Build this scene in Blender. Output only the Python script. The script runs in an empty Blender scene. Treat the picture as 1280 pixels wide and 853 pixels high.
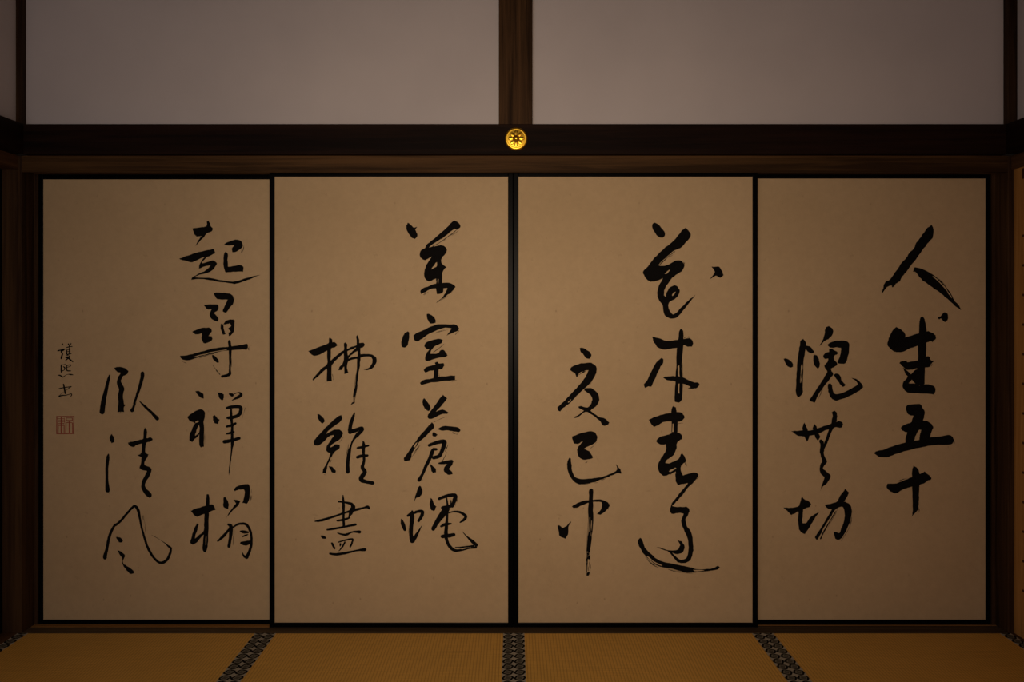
import bpy, bmesh, math, random
from mathutils import Vector
from mathutils.geometry import tessellate_polygon
random.seed(7)
sc = bpy.context.scene
COL = sc.collection
PI = math.pi

# ---------------------------------------------------------------- camera, world, light, exposure
CAM_Y, CAM_Z, FPX, VPX, VPY = -3.0, 1.235, 981.0, 642.0, 388.0
cd = bpy.data.cameras.new('camera'); cam = bpy.data.objects.new('camera', cd); COL.objects.link(cam)
cam.location = (0, CAM_Y, CAM_Z); cam.rotation_euler = (PI / 2, 0, 0)
cd.sensor_width = 36.0; cd.lens = FPX / 1280 * 36.0
cd.shift_x = -(VPX - 640) / 1280; cd.shift_y = -(426.5 - VPY) / 1280
cd.clip_start = 0.05
sc.camera = cam
w = bpy.data.worlds.new('world'); sc.world = w; w.use_nodes = True
w.node_tree.nodes['Background'].inputs[0].default_value = (0.55, 0.62, 0.8, 1)
w.node_tree.nodes['Background'].inputs[1].default_value = 0.05


def area_light(name, loc, rot, sx, sy, power, color):
    ld = bpy.data.lights.new(name, 'AREA'); ld.shape = 'RECTANGLE'; ld.size = sx; ld.size_y = sy
    ld.energy = power; ld.color = color
    o = bpy.data.objects.new(name, ld); COL.objects.link(o); o.location = loc; o.rotation_euler = rot
    return o


def cosine_light(name, loc, aim, radius, power, color, n):
    """an added soft light: its intensity falls with the n-th power of the cosine off its axis"""
    ld = bpy.data.lights.new(name, 'POINT'); ld.shadow_soft_size = radius; ld.energy = power; ld.color = color
    ld.use_nodes = True; nt = ld.node_tree; em = nt.nodes['Emission']
    g = nt.nodes.new('ShaderNodeNewGeometry')
    d = nt.nodes.new('ShaderNodeVectorMath'); d.operation = 'DOT_PRODUCT'
    a = (Vector(aim) - Vector(loc)).normalized(); d.inputs[1].default_value = a
    nt.links.new(g.outputs['Incoming'], d.inputs[0])
    ab = nt.nodes.new('ShaderNodeMath'); ab.operation = 'ABSOLUTE'; nt.links.new(d.outputs['Value'], ab.inputs[0])
    pw = nt.nodes.new('ShaderNodeMath'); pw.operation = 'POWER'; nt.links.new(ab.outputs[0], pw.inputs[0]); pw.inputs[1].default_value = n
    nt.links.new(pw.outputs[0], em.inputs['Strength'])
    o = bpy.data.objects.new(name, ld); COL.objects.link(o); o.location = loc
    return o


cosine_light('added_key_light', (-0.08, -3.12, 1.28), (0.0, 0, 1.2), 0.22, 182.0, (1.0, 0.775, 0.55), 9.5)  # unseen light added behind the camera; its narrow beam also imitates lens vignetting
area_light('added_left_fill', (-1.0, -3.8, 1.5), (PI / 2, 0, -0.15), 1.6, 1.4, 15.5, (1.0, 0.90, 0.86))  # unseen fill added behind the camera to lift the left side
area_light('added_warm_fill', (1.2, -3.8, 1.2), (PI / 2, 0, 0.1), 1.0, 1.4, 4.5, (1.0, 0.42, 0.18))  # unseen warm fill added to redden the right side
sc.view_settings.view_transform = 'Standard'; sc.view_settings.look = 'None'
sc.view_settings.gamma = 1.0; sc.view_settings.use_curve_mapping = False
sc.view_settings.exposure = 0.0


# ---------------------------------------------------------------- pixel (1280x853) to room position at depth y
def X(px, y=0.0): return (px - VPX) * (y - CAM_Y) / FPX
def Z(py, y=0.0): return CAM_Z - (py - VPY) * (y - CAM_Y) / FPX


# ---------------------------------------------------------------- materials
def new_mat(name):
    m = bpy.data.materials.new(name); m.use_nodes = True
    nt = m.node_tree; b = nt.nodes['Principled BSDF']
    return m, nt, b


def N(nt, typ, **kw):
    n = nt.nodes.new(typ)
    for k, v in kw.items(): setattr(n, k, v)
    return n


def ramp(nt, stops):
    r = N(nt, 'ShaderNodeValToRGB'); e = r.color_ramp.elements
    while len(e) < len(stops): e.new(0.5)
    for el, (p, c) in zip(e, stops): el.position = p; el.color = (*c, 1)
    return r


def coords(nt, scale):
    t = N(nt, 'ShaderNodeTexCoord'); m = N(nt, 'ShaderNodeMapping'); m.inputs['Scale'].default_value = scale
    nt.links.new(t.outputs['Object'], m.inputs['Vector']); return m


def noise(nt, vec, scale, detail=4, rough=0.6, dist=0.0):
    n = N(nt, 'ShaderNodeTexNoise'); n.inputs['Scale'].default_value = scale
    n.inputs['Detail'].default_value = detail; n.inputs['Roughness'].default_value = rough
    n.inputs['Distortion'].default_value = dist
    nt.links.new(vec.outputs[0], n.inputs['Vector']); return n


def add_bump(nt, b, src, strength, dist):
    bp = N(nt, 'ShaderNodeBump'); bp.inputs['Strength'].default_value = strength; bp.inputs['Distance'].default_value = dist
    nt.links.new(src, bp.inputs['Height']); nt.links.new(bp.outputs[0], b.inputs['Normal']); return bp


def wood(name, dark, light, axis, rough=0.6, bump=0.25):
    m, nt, b = new_mat(name)
    s = {'x': (0.9, 26, 26), 'y': (26, 0.9, 26), 'z': (26, 26, 0.9)}[axis]
    mp = coords(nt, s); n = noise(nt, mp, 2.2, 7, 0.62, 0.6)
    mp2 = coords(nt, tuple(0.22 * v for v in s)); n2 = noise(nt, mp2, 1.6, 3, 0.5, 0.4)
    mx = N(nt, 'ShaderNodeMath', operation='ADD'); nt.links.new(n.outputs[0], mx.inputs[0]); nt.links.new(n2.outputs[0], mx.inputs[1])
    hf = N(nt, 'ShaderNodeMath', operation='MULTIPLY'); nt.links.new(mx.outputs[0], hf.inputs[0]); hf.inputs[1].default_value = 0.5
    r = ramp(nt, [(0.40, dark), (0.60, light)])
    nt.links.new(hf.outputs[0], r.inputs[0]); nt.links.new(r.outputs[0], b.inputs['Base Color'])
    b.inputs['Roughness'].default_value = rough; b.inputs['Specular IOR Level'].default_value = 0.07
    add_bump(nt, b, n.outputs[0], bump, 0.002)
    return m


M = {}
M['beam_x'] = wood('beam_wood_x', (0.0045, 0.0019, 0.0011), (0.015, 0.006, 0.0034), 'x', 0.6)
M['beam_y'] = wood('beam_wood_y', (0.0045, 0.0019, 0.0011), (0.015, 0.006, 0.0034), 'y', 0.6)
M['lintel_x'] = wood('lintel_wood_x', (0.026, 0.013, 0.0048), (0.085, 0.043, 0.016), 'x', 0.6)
M['lintel_y'] = wood('lintel_wood_y', (0.040, 0.019, 0.008), (0.105, 0.052, 0.022), 'y', 0.6)
M['post'] = wood('post_wood', (0.016, 0.0075, 0.0032), (0.082, 0.041, 0.017), 'z', 0.55)
M['corner'] = wood('corner_post_wood', (0.014, 0.0065, 0.0032), (0.058, 0.030, 0.013), 'z', 0.55)
M['sill'] = wood('sill_wood', (0.045, 0.030, 0.017), (0.10, 0.068, 0.038), 'x', 0.6)
M['groove'] = wood('worn_lit_groove_wood', (0.20, 0.095, 0.025), (0.42, 0.21, 0.065), 'x', 0.45)  # worn bare wood, its colour brightened for the light on the strip
M['honey'] = wood('honey_wood', (0.30, 0.14, 0.038), (0.46, 0.235, 0.07), 'z', 0.55, 0.1)
M['board_y'] = wood('ceiling_wood', (0.05, 0.028, 0.014), (0.12, 0.07, 0.035), 'y', 0.7)


def plaster():
    m, nt, b = new_mat('plaster')
    mp = coords(nt, (1, 1, 1)); n = noise(nt, mp, 2.0, 4, 0.55)
    r = ramp(nt, [(0.3, (0.47, 0.43, 0.435)), (0.7, (0.53, 0.485, 0.485))])
    nt.links.new(n.outputs[0], r.inputs[0]); nt.links.new(r.outputs[0], b.inputs['Base Color'])
    b.inputs['Roughness'].default_value = 0.95
    n2 = noise(nt, mp, 90, 4, 0.6); add_bump(nt, b, n2.outputs[0], 0.12, 0.002)
    return m


def paper():
    m, nt, b = new_mat('aged_paper')
    mp = coords(nt, (1, 1, 1)); big = noise(nt, mp, 1.7, 3, 0.5)
    r = ramp(nt, [(0.3, (0.43, 0.31, 0.175)), (0.7, (0.49, 0.358, 0.21))])
    nt.links.new(big.outputs[0], r.inputs[0])
    mott = noise(nt, mp, 38, 5, 0.65)
    r2 = ramp(nt, [(0.25, (0.90, 0.90, 0.895)), (0.75, (1.0, 1.0, 1.0))]); nt.links.new(mott.outputs[0], r2.inputs[0])
    mul = N(nt, 'ShaderNodeMixRGB', blend_type='MULTIPLY'); mul.inputs[0].default_value = 1
    nt.links.new(r.outputs[0], mul.inputs[1]); nt.links.new(r2.outputs[0], mul.inputs[2])
    # sparse dark plant-fibre flecks in the paper
    fl = coords(nt, (1, 1, 0.6)); v = N(nt, 'ShaderNodeTexVoronoi'); v.inputs['Scale'].default_value = 13
    nt.links.new(fl.outputs[0], v.inputs['Vector'])
    r3 = ramp(nt, [(0.02, (0.62, 0.58, 0.52)), (0.05, (1, 1, 1))]); nt.links.new(v.outputs['Distance'], r3.inputs[0])
    mul2 = N(nt, 'ShaderNodeMixRGB', blend_type='MULTIPLY'); mul2.inputs[0].default_value = 0.7
    nt.links.new(mul.outputs[0], mul2.inputs[1]); nt.links.new(r3.outputs[0], mul2.inputs[2])
    # fine curling fibres pressed into the sheet
    fn = noise(nt, mp, 16, 1, 0.4, 2.2)
    s1 = N(nt, 'ShaderNodeMath', operation='SUBTRACT'); nt.links.new(fn.outputs[0], s1.inputs[0]); s1.inputs[1].default_value = 0.5
    s2 = N(nt, 'ShaderNodeMath', operation='ABSOLUTE'); nt.links.new(s1.outputs[0], s2.inputs[0])
    rf = ramp(nt, [(0.002, (1, 1, 1)), (0.006, (0, 0, 0))]); nt.links.new(s2.outputs[0], rf.inputs[0])
    mk = noise(nt, mp, 23, 2, 0.5); rm = ramp(nt, [(0.56, (0, 0, 0)), (0.62, (0.55, 0.55, 0.55))]); nt.links.new(mk.outputs[0], rm.inputs[0])
    fm = N(nt, 'ShaderNodeMath', operation='MULTIPLY'); nt.links.new(rf.outputs[0], fm.inputs[0]); nt.links.new(rm.outputs[0], fm.inputs[1])
    mul3 = N(nt, 'ShaderNodeMixRGB', blend_type='MULTIPLY'); nt.links.new(fm.outputs[0], mul3.inputs[0])
    nt.links.new(mul2.outputs[0], mul3.inputs[1]); mul3.inputs[2].default_value = (0.72, 0.70, 0.66, 1)
    nt.links.new(mul3.outputs[0], b.inputs['Base Color'])
    b.inputs['Roughness'].default_value = 0.9
    add_bump(nt, b, mott.outputs[0], 0.15, 0.001)
    return m


def tatami():
    m, nt, b = new_mat('woven_rush')
    t = N(nt, 'ShaderNodeTexCoord'); sep = N(nt, 'ShaderNodeSeparateXYZ'); nt.links.new(t.outputs['Object'], sep.inputs[0])
    def math_(op, a, bb):
        n = N(nt, 'ShaderNodeMath', operation=op)
        for i, v in enumerate((a, bb)):
            if v is None: continue
            if hasattr(v, 'links'): nt.links.new(v, n.inputs[i])
            else: n.inputs[i].default_value = v
        return n.outputs[0]
    sx = math_('SINE', math_('MULTIPLY', sep.outputs[0], 2 * PI / 0.0112), None)   # warp ribs along the mat
    sy = math_('SINE', math_('MULTIPLY', sep.outputs[1], 2 * PI / 0.0042), None)   # single rushes across it
    mp = coords(nt, (2.2, 90, 1)); n = noise(nt, mp, 2.5, 5, 0.6)
    big = noise(nt, coords(nt, (1, 1, 1)), 2.5, 3, 0.5)
    r = ramp(nt, [(0.25, (0.60, 0.325, 0.058)), (0.75, (0.80, 0.455, 0.09))]); nt.links.new(n.outputs[0], r.inputs[0])
    rib = ramp(nt, [(0.0, (0.60, 0.56, 0.48)), (0.35, (1, 1, 1))])
    nt.links.new(math_('MULTIPLY_ADD', sx, 0.5), rib.inputs[0])
    rib.inputs[0].links[0].from_node.inputs[2].default_value = 0.5
    mul = N(nt, 'ShaderNodeMixRGB', blend_type='MULTIPLY'); mul.inputs[0].default_value = 0.7
    nt.links.new(r.outputs[0], mul.inputs[1]); nt.links.new(rib.outputs[0], mul.inputs[2])
    r4 = ramp(nt, [(0.3, (0.88, 0.9, 0.86)), (0.7, (1, 1, 1))]); nt.links.new(big.outputs[0], r4.inputs[0])
    mul2 = N(nt, 'ShaderNodeMixRGB', blend_type='MULTIPLY'); mul2.inputs[0].default_value = 1
    nt.links.new(mul.outputs[0], mul2.inputs[1]); nt.links.new(r4.outputs[0], mul2.inputs[2])
    nt.links.new(mul2.outputs[0], b.inputs['Base Color']); b.inputs['Roughness'].default_value = 0.62
    h = math_('ADD', math_('MULTIPLY', sx, 0.6), math_('MULTIPLY', sy, 0.4))
    add_bump(nt, b, h, 0.35, 0.0008)
    return m


def heri(pitch=0.0415):
    """cloth border: one column of round crests; strip-local x runs -0.5..0.5 across (UV u), v counts crests."""
    m, nt, b = new_mat('crest_border_cloth')
    uv = N(nt, 'ShaderNodeUVMap'); sep = N(nt, 'ShaderNodeSeparateXYZ'); nt.links.new(uv.outputs[0], sep.inputs[0])
    def mt(op, *a):
        n = N(nt, 'ShaderNodeMath', operation=op)
        for i, v in enumerate(a):
            if hasattr(v, 'links'): nt.links.new(v, n.inputs[i])
            else: n.inputs[i].default_value = v
        return n.outputs[0]
    u = mt('MULTIPLY', mt('SUBTRACT', sep.outputs[0], 0.5), 2.0)
    v = mt('MULTIPLY', mt('SUBTRACT', mt('FRACT', sep.outputs[1]), 0.5), 2.0)
    rr = mt('SQRT', mt('ADD', mt('MULTIPLY', u, u), mt('MULTIPLY', v, v)))
    ang = mt('ARCTAN2', u, v)
    pet = mt('MULTIPLY_ADD', mt('SINE', mt('MULTIPLY', ang, 4.0)), 0.07, rr)
    ring = ramp(nt, [(0.0, (0.02, 0.02, 0.016)), (0.14, (0.11, 0.10, 0.078)), (0.34, (0.05, 0.047, 0.037)),
                     (0.44, (0.17, 0.155, 0.12)), (0.61, (0.17, 0.155, 0.12)), (0.65, (0.0012, 0.0012, 0.0012)), (0.95, (0.0012, 0.0012, 0.0012)), (0.985, (0.36, 0.33, 0.265))])
    nt.links.new(pet, ring.inputs[0])
    # small dark star joining the crests where four of them meet on the edge centre
    d1 = mt('ADD', mt('MULTIPLY', mt('ABSOLUTE', mt('SUBTRACT', mt('ABSOLUTE', u), 1.0)), 1.0), mt('MULTIPLY', mt('ABSOLUTE', v), 1.0))
    st = mt('LESS_THAN', d1, 0.30)
    mx = N(nt, 'ShaderNodeMixRGB'); nt.links.new(st, mx.inputs[0]); nt.links.new(ring.outputs[0], mx.inputs[1]); mx.inputs[2].default_value = (0.005, 0.005, 0.005, 1)
    nt.links.new(mx.outputs[0], b.inputs['Base Color']); b.inputs['Roughness'].default_value = 0.9; b.inputs['Specular IOR Level'].default_value = 0.08
    return m


def simple(name, col, rough, metal=0.0, coat=0.0, nscale=None, var=0.85, spec=0.5):
    m, nt, b = new_mat(name)
    mp = coords(nt, (1, 1, 1)); n = noise(nt, mp, nscale or 30, 4, 0.6)
    r = ramp(nt, [(0.3, tuple(c * var for c in col)), (0.7, col)]); nt.links.new(n.outputs[0], r.inputs[0])
    nt.links.new(r.outputs[0], b.inputs['Base Color'])
    b.inputs['Roughness'].default_value = rough; b.inputs['Metallic'].default_value = metal; b.inputs['Coat Weight'].default_value = coat; b.inputs['Specular IOR Level'].default_value = spec
    return m


M['plaster'] = plaster(); M['paper'] = paper(); M['tatami'] = tatami(); M['heri'] = heri()
M['lacquer'] = simple('black_lacquer', (0.0012, 0.0012, 0.0016), 0.34, spec=0.04)
M['ink'] = simple('black_ink', (0.005, 0.0045, 0.0045), 0.8, spec=0.05)
M['seal'] = simple('red_seal_ink', (0.30, 0.050, 0.028), 0.8, nscale=120, var=0.7)
M['brass'] = simple('gilt_brass', (1.0, 0.60, 0.055), 0.36, 1.0, nscale=60)
M['brass_dark'] = simple('darkened_brass', (0.16, 0.07, 0.012), 0.45, 1.0)
M['iron'] = simple('dark_iron', (0.06, 0.022, 0.010), 0.6, 0.2, spec=0.1)
M['core'] = simple('straw_core', (0.25, 0.18, 0.09), 0.9)


# ---------------------------------------------------------------- mesh helpers
def link(name, bm, mat, parent=None, loc=None, smooth=False):
    """world-space bmesh -> one object; a child keeps its local coordinates relative to its parent's base."""
    me = bpy.data.meshes.new(name)
    org = Vector(loc) if loc is not None else (Vector(parent['_base']) if parent is not None else Vector((0, 0, 0)))
    bmesh.ops.translate(bm, verts=bm.verts, vec=-org)
    bmesh.ops.recalc_face_normals(bm, faces=bm.faces)
    bm.to_mesh(me); bm.free(); me.materials.append(mat)
    if smooth:
        for p in me.polygons: p.use_smooth = True
    o = bpy.data.objects.new(name, me); COL.objects.link(o)
    if parent is not None: o.parent = parent
    else: o.location = org
    o['_base'] = tuple(org)
    return o


def box(bm, x0, x1, y0, y1, z0, z1, bev=0.0):
    b2 = bmesh.new(); bmesh.ops.create_cube(b2, size=1)
    for v in b2.verts: v.co = Vector(((x0 + x1) / 2 + v.co.x * (x1 - x0), (y0 + y1) / 2 + v.co.y * (y1 - y0), (z0 + z1) / 2 + v.co.z * (z1 - z0)))
    if bev: bmesh.ops.bevel(b2, geom=list(b2.edges), offset=bev, segments=2, affect='EDGES', profile=0.5)
    t = bpy.data.meshes.new('tmp'); b2.to_mesh(t); b2.free(); bm.from_mesh(t); bpy.data.meshes.remove(t)
    return bm


def mbox(*a, **k): return box(bmesh.new(), *a, **k)


def thing(name, label, cat, loc, group=None):
    o = bpy.data.objects.new(name, None); COL.objects.link(o); o.location = loc; o.empty_display_size = 0.1
    o['label'] = label; o['category'] = cat; o['_base'] = tuple(loc)
    if group: o['group'] = group
    return o


def struct(name, bm, mat, parent=None):
    o = link(name, bm, mat, parent)
    if parent is None: o['kind'] = 'structure'
    return o


# ---------------------------------------------------------------- the room
XL, XR = -1.881, 1.890            # inner faces of the two corner posts
YP = 0.030                        # plaster plane of the end wall
NY = -0.030                       # front of the end wall's dark beam
ZN0, ZN1 = Z(192.5, NY), Z(155, NY)
ZK = Z(215.5, 0)                  # underside of the lintel = top of the door opening
CEIL, BACK = 3.05, -3.9

fl = struct('floor', mbox(-2.3, 2.3, BACK, 0.16, -0.10, -0.0605), M['board_y'])
struct('ceiling', mbox(-2.15, 2.15, BACK, 0.2, CEIL, CEIL + 0.05), M['board_y'])
struct('wall_back', mbox(-2.1, 2.1, YP, 0.17, ZN0 + 0.02, CEIL - 0.002), M['plaster'])
bm = mbox(-2.05, -1.902, BACK, -0.001, ZN0 + 0.02, CEIL - 0.002); box(bm, -2.12, -2.03, BACK, 0.18, -0.1, CEIL - 0.002)
struct('wall_left', bm, M['plaster'])
bm = mbox(1.925, 2.04, BACK, -0.001, ZN0 + 0.02, CEIL - 0.002); box(bm, 2.02, 2.12, BACK, 0.18, -0.1, CEIL - 0.002)
struct('wall_right', bm, M['plaster'])
# trim_1 the long dark beam, trim_2 / trim_3 its returns along the side walls
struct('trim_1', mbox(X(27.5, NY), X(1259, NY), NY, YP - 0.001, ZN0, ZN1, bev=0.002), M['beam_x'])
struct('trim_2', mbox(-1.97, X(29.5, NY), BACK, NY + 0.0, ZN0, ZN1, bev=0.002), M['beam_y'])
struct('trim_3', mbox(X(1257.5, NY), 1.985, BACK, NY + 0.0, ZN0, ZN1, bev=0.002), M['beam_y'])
# lintels with their grooves
bm = bmesh.new()
box(bm, XL, XR, 0.0, 0.024, ZK, ZN0 - 0.0005, bev=0.001)
box(bm, XL, XR, 0.0245, 0.16, ZK + 0.014, ZN0 - 0.0005)
box(bm, XL, XR, 0.0735, 0.0785, ZK + 0.0055, ZK + 0.0145)
struct('trim_4', bm, M['lintel_x'])
struct('trim_5', mbox(-1.99, -1.893, BACK, -0.0005, ZK + 0.012, ZN0 - 0.0005, bev=0.001), M['lintel_y'])
struct('trim_6', mbox(1.902, 2.0, BACK, -0.0005, ZK + 0.012, ZN0 - 0.0005, bev=0.001), M['lintel_y'])
# posts
struct('trim_7', mbox(-1.985, XL, 0.0, 0.165, -0.055, ZN0 - 0.0005, bev=0.002), M['corner'])
struct('trim_8', mbox(XR, 1.99, 0.0, 0.165, -0.055, ZN0 - 0.0005, bev=0.002), M['corner'])
struct('trim_9', mbox(-1.985, XL, 0.0, YP - 0.0005, ZN1 + 0.0005, CEIL - 0.003, bev=0.002), M['corner'])
struct('trim_10', mbox(XR, 1.99, 0.0, YP - 0.0005, ZN1 + 0.0005, CEIL - 0.003, bev=0.002), M['corner'])
struct('trim_11', mbox(X(623.5, 0), X(665.5, 0), 0.0, YP - 0.0005, ZN1 + 0.0005, CEIL - 0.003, bev=0.003), M['post'])
# narrow jambs against the corner posts
struct('trim_12', mbox(XL + 0.0003, X(47.7, 0.083), 0.079, 0.12, 0.0, ZK + 0.0135), M['corner'])
struct('trim_13', mbox(X(1239, 0.083), XR - 0.0003, 0.079, 0.12, 0.0, ZK + 0.0135), M['corner'])
# sill of the end wall, with a worn running groove between the tracks, its caught light painted in
sill = struct('trim_14', mbox(XL + 0.0003, XR - 0.0003, 0.0005, 0.16, -0.055, 0.0), M['sill'])
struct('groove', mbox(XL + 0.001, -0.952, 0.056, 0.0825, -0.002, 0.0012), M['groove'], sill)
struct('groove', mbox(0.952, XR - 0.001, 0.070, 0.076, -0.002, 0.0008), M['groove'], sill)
# sills along the side walls
struct('trim_15', mbox(-2.02, X(22.2, 0) - 0.0005, BACK, -0.0005, -0.055, 0.001), M['lintel_y'])
struct('trim_16', mbox(X(1263.0, 0) + 0.0005, 2.0, BACK, -0.0005, -0.055, 0.001), M['lintel_y'])
# unseen backing added behind the sliding doors to block light leaks
struct('rear_light_block', mbox(-2.0, 2.0, 0.17, 0.19, -0.055, ZN0 + 0.02), M['board_y'])

# ---------------------------------------------------------------- tatami mats
edges = [X(22.2), X(332.0), X(642.3), X(953.2), X(1263)]
mat_labels = ['tatami mat in front of the sliding door with the red seal',
              'tatami mat just left of the border under the centre joint of the doors',
              'tatami mat just right of the border under the centre joint of the doors',
              'tatami mat in front of the boldest brushwork, beside the honey-coloured wooden door']
BW = 0.0398


def strip(x0, x1, y0, y1, z0, z1, phase):
    bm = bmesh.new(); uvl = bm.loops.layers.uv.new('UVMap')
    box(bm, x0, x1, y0, y1, z0, z1, bev=0.0004)
    uvl = bm.loops.layers.uv.verify()
    for f in bm.faces:
        for l in f.loops:
            l[uvl].uv = ((l.vert.co.x - x0) / (x1 - x0), (l.vert.co.y - y1) / 0.0415 + phase + 100)
    return bm


for i in range(4):
    x0, x1 = edges[i] + 0.0006, edges[i + 1] - 0.0006
    y0, y1 = -1.905, -0.0012
    t = thing('tatami_mat', mat_labels[i], 'tatami mat', ((x0 + x1) / 2, (y0 + y1) / 2, -0.055), 'tatami mats laid along the sliding doors')
    link('straw_core', mbox(x0 + 0.002, x1 - 0.002, y0 + 0.002, y1 - 0.002, -0.055, -0.004), M['core'], t)
    link('woven_surface', mbox(x0 + 0.001, x1 - 0.001, y0, y1, -0.004, -0.0008, bev=0.0006), M['tatami'], t)
    for a, b in ((x0, x0 + BW), (x1 - BW, x1)):
        link('cloth_border', strip(a, b, y0 - 0.0003, y1 - 0.0004, -0.012, 0.0006, 0.3), M['heri'], t)

# ---------------------------------------------------------------- brushwork, traced stroke by stroke
# each character: (left, top, size in px of the crop it was traced in, outlines 'P' (with holes after '|') and strokes 'S' (x,y,width))
CHARS = {}
CHARS['d1'] = (1092, 275, 120, '''
P 517,43 531,75 533,120 525,160 500,185 470,225 440,262 405,310 370,358 330,410 300,450 268,492 243,520 236,545 218,552 190,580 168,600 160,585 130,592 105,615 88,640 68,655 85,610 92,575 112,545 135,540 160,510 190,468 220,428 250,380 290,340 315,295 355,255 380,205 420,150 450,110 480,70
P 365,420 400,428 450,445 500,470 540,500 590,540 630,580 665,628 692,665 715,712 745,745 765,775 777,802 750,785 700,745 650,700 600,655 540,615 480,570 430,535 400,500 370,465 350,462 355,440 | 522,498 550,514 590,552 630,592 665,642 698,698 688,690 652,636 612,588 570,543 535,515
D 520,488,8 620,565,10 705,690,10;240,520,16 190,590,20 160,600,12
''')
CHARS['d2'] = (1090, 382, 120, '''
P 610,97 630,70 650,62 672,78 676,115 668,135 650,150 630,135 612,115 595,125 583,112 595,100
P 215,192 260,215 290,245 298,265 296,285 350,268 415,247 480,235 500,228 550,252 568,275 565,300 545,312 538,328 525,318 490,330 440,345 400,362 340,382 270,412 230,416 195,410 170,390 150,370 136,345 145,300 160,265 185,220
P 443,97 460,110 475,160 485,225 482,340 480,460 470,540 467,700 420,710 390,690 400,560 410,480 408,400 412,280 418,200 424,120
P 250,500 305,492 312,505 360,498 408,488 470,460 500,452 515,465 520,485 550,500 525,520 515,545 490,550 440,555 400,560 360,570 310,575 290,560 265,535 243,515
P 275,555 310,578 345,610 390,570 410,565 425,640 420,710 470,700 520,705 555,722 567,750 550,792 480,785 400,780 320,775 290,755 270,720 280,680 300,655 318,632 295,605 285,580 | 355,660 382,694 325,691
D 545,490,14 520,545,14
''')
CHARS['d3'] = (1085, 490, 120, '''
P 335,150 345,125 375,112 430,107 465,112 485,140 503,175 500,215 490,255 520,258 550,275 575,300 580,320 565,355 545,420 500,450 455,440 458,395 468,360 472,340 455,335 440,360 420,400 405,440 365,470 330,455 335,410 350,360 325,355 300,340 292,320 310,300 350,283 385,270 395,240 403,212 370,208 350,190
P 52,545 80,525 130,515 200,490 280,465 400,435 480,425 560,405 640,397 710,383 745,395 762,425 755,455 725,468 650,470 560,478 480,492 400,510 320,530 240,555 180,578 130,583 90,575
D 770,440,6 765,470,4
''')
CHARS['d4'] = (1085, 560, 120, '''
P 163,348 172,320 215,318 265,312 330,285 390,260 450,235 490,220 500,208 520,225 545,245 562,265 555,285 530,292 500,315 455,330 400,345 340,360 300,375 265,400 235,404 200,390 180,370
P 403,160 430,175 450,200 457,240 458,330 455,400 452,460 448,520 440,555 410,590 388,613 397,560 397,500 393,400 390,300 392,200
D 455,480,12 450,575,10;200,320,6 390,255,10;455,320,12 560,290,10
''')
CHARS['d5'] = (970, 400, 120, '''
P 68,345 85,342 110,352 140,375 152,400 150,418 130,424 105,415 85,390
P 215,190 240,168 260,190 268,225 258,290 248,350 243,450 238,540 235,600 242,640 225,670 200,688 182,670 174,630 178,560 182,480 190,380 200,290 210,230 | 224,400 236,395 232,480 222,555 214,560 218,480
P 262,228 290,232 315,250 340,288 318,298 290,288 270,265
P 330,325 345,310 365,320 380,350 389,390 385,420 370,434 350,415 335,380
P 438,75 465,57 497,72 510,100 500,135 475,165 440,185 410,210 385,235 400,205 418,170 430,130
P 455,222 480,203 520,188 580,183 630,190 650,215 652,250 645,300 632,350 618,385 590,392 550,385 545,370 565,330 575,290 578,250 540,245 500,250 480,245
P 470,262 500,255 515,270 545,285 545,305 520,320 515,345 530,370 545,390 535,410 505,425 485,435 500,465 508,488 490,510 460,550 420,600 385,650 360,700 345,738 325,730 305,725 295,710 330,665 370,600 410,540 440,490 455,455 435,430 433,400 455,375 462,345 430,345 418,320 440,295 470,285
P 512,492 530,477 555,482 578,510 580,535 600,560 620,580 605,593 580,588 560,560 535,525
P 460,575 480,563 498,585 508,640 530,660 570,655 620,635 670,610 720,580 725,565 710,545 670,517 710,525 745,550 765,575 775,600 740,630 690,660 630,690 570,710 535,718 500,705 475,670 462,620
D 232,400,22 225,640,24;425,580,10 370,715,12
''')
CHARS['d6'] = (965, 505, 120, '''
P 172,242 220,240 290,232 340,238 400,220 460,198 520,180 570,162 600,152 625,168 631,185 620,208 600,214 570,208 520,225 470,238 420,262 360,278 280,290 230,282 200,265
P 287,165 300,190 315,230 330,290 310,338 290,300 278,260 270,220 275,190
P 375,178 395,200 410,250 428,295 405,328 385,300 370,260 362,215
P 530,75 550,62 572,75 580,110 570,160 550,200 530,250 510,300 490,350 465,405 460,445 475,480 490,510 475,535 455,560 455,580 480,600 520,640 515,665 490,705 460,730 440,750 428,778 440,735 455,690 468,655 440,630 425,605 424,560 435,530 447,505 430,460 425,420 430,370 420,330 435,315 455,330 460,355 480,300 500,240 520,190 530,150 538,100
''')
CHARS['d7'] = (965, 590, 120, '''
P 100,318 150,320 200,315 240,300 255,250 265,213 285,245 320,255 348,285 335,310 300,325 275,335 275,370 270,420 272,455 300,458 320,430 345,400 380,378 418,360 390,400 360,450 330,500 290,555 260,540 240,510 235,460 228,430 235,380 232,352 195,375 165,384 145,360 125,340
P 468,295 490,290 540,278 580,262 600,220 630,180 652,152 683,185 660,235 640,265 680,280 700,305 710,340 708,380 690,450 660,520 625,585 590,607 560,595 546,540 565,535 580,540 600,545 615,505 640,430 646,370 635,320 610,310 560,340 530,390 490,450 460,500 430,560 400,610 382,585 390,565 430,510 470,440 510,370 530,335 500,330 480,315
S 566,350,5 500,460,6 465,520,9 432,595,13;655,400,4 640,470,5 612,530,6
D 590,330,14 500,480,16 440,600,16;715,370,8 690,480,10 600,628,20
''')
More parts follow.
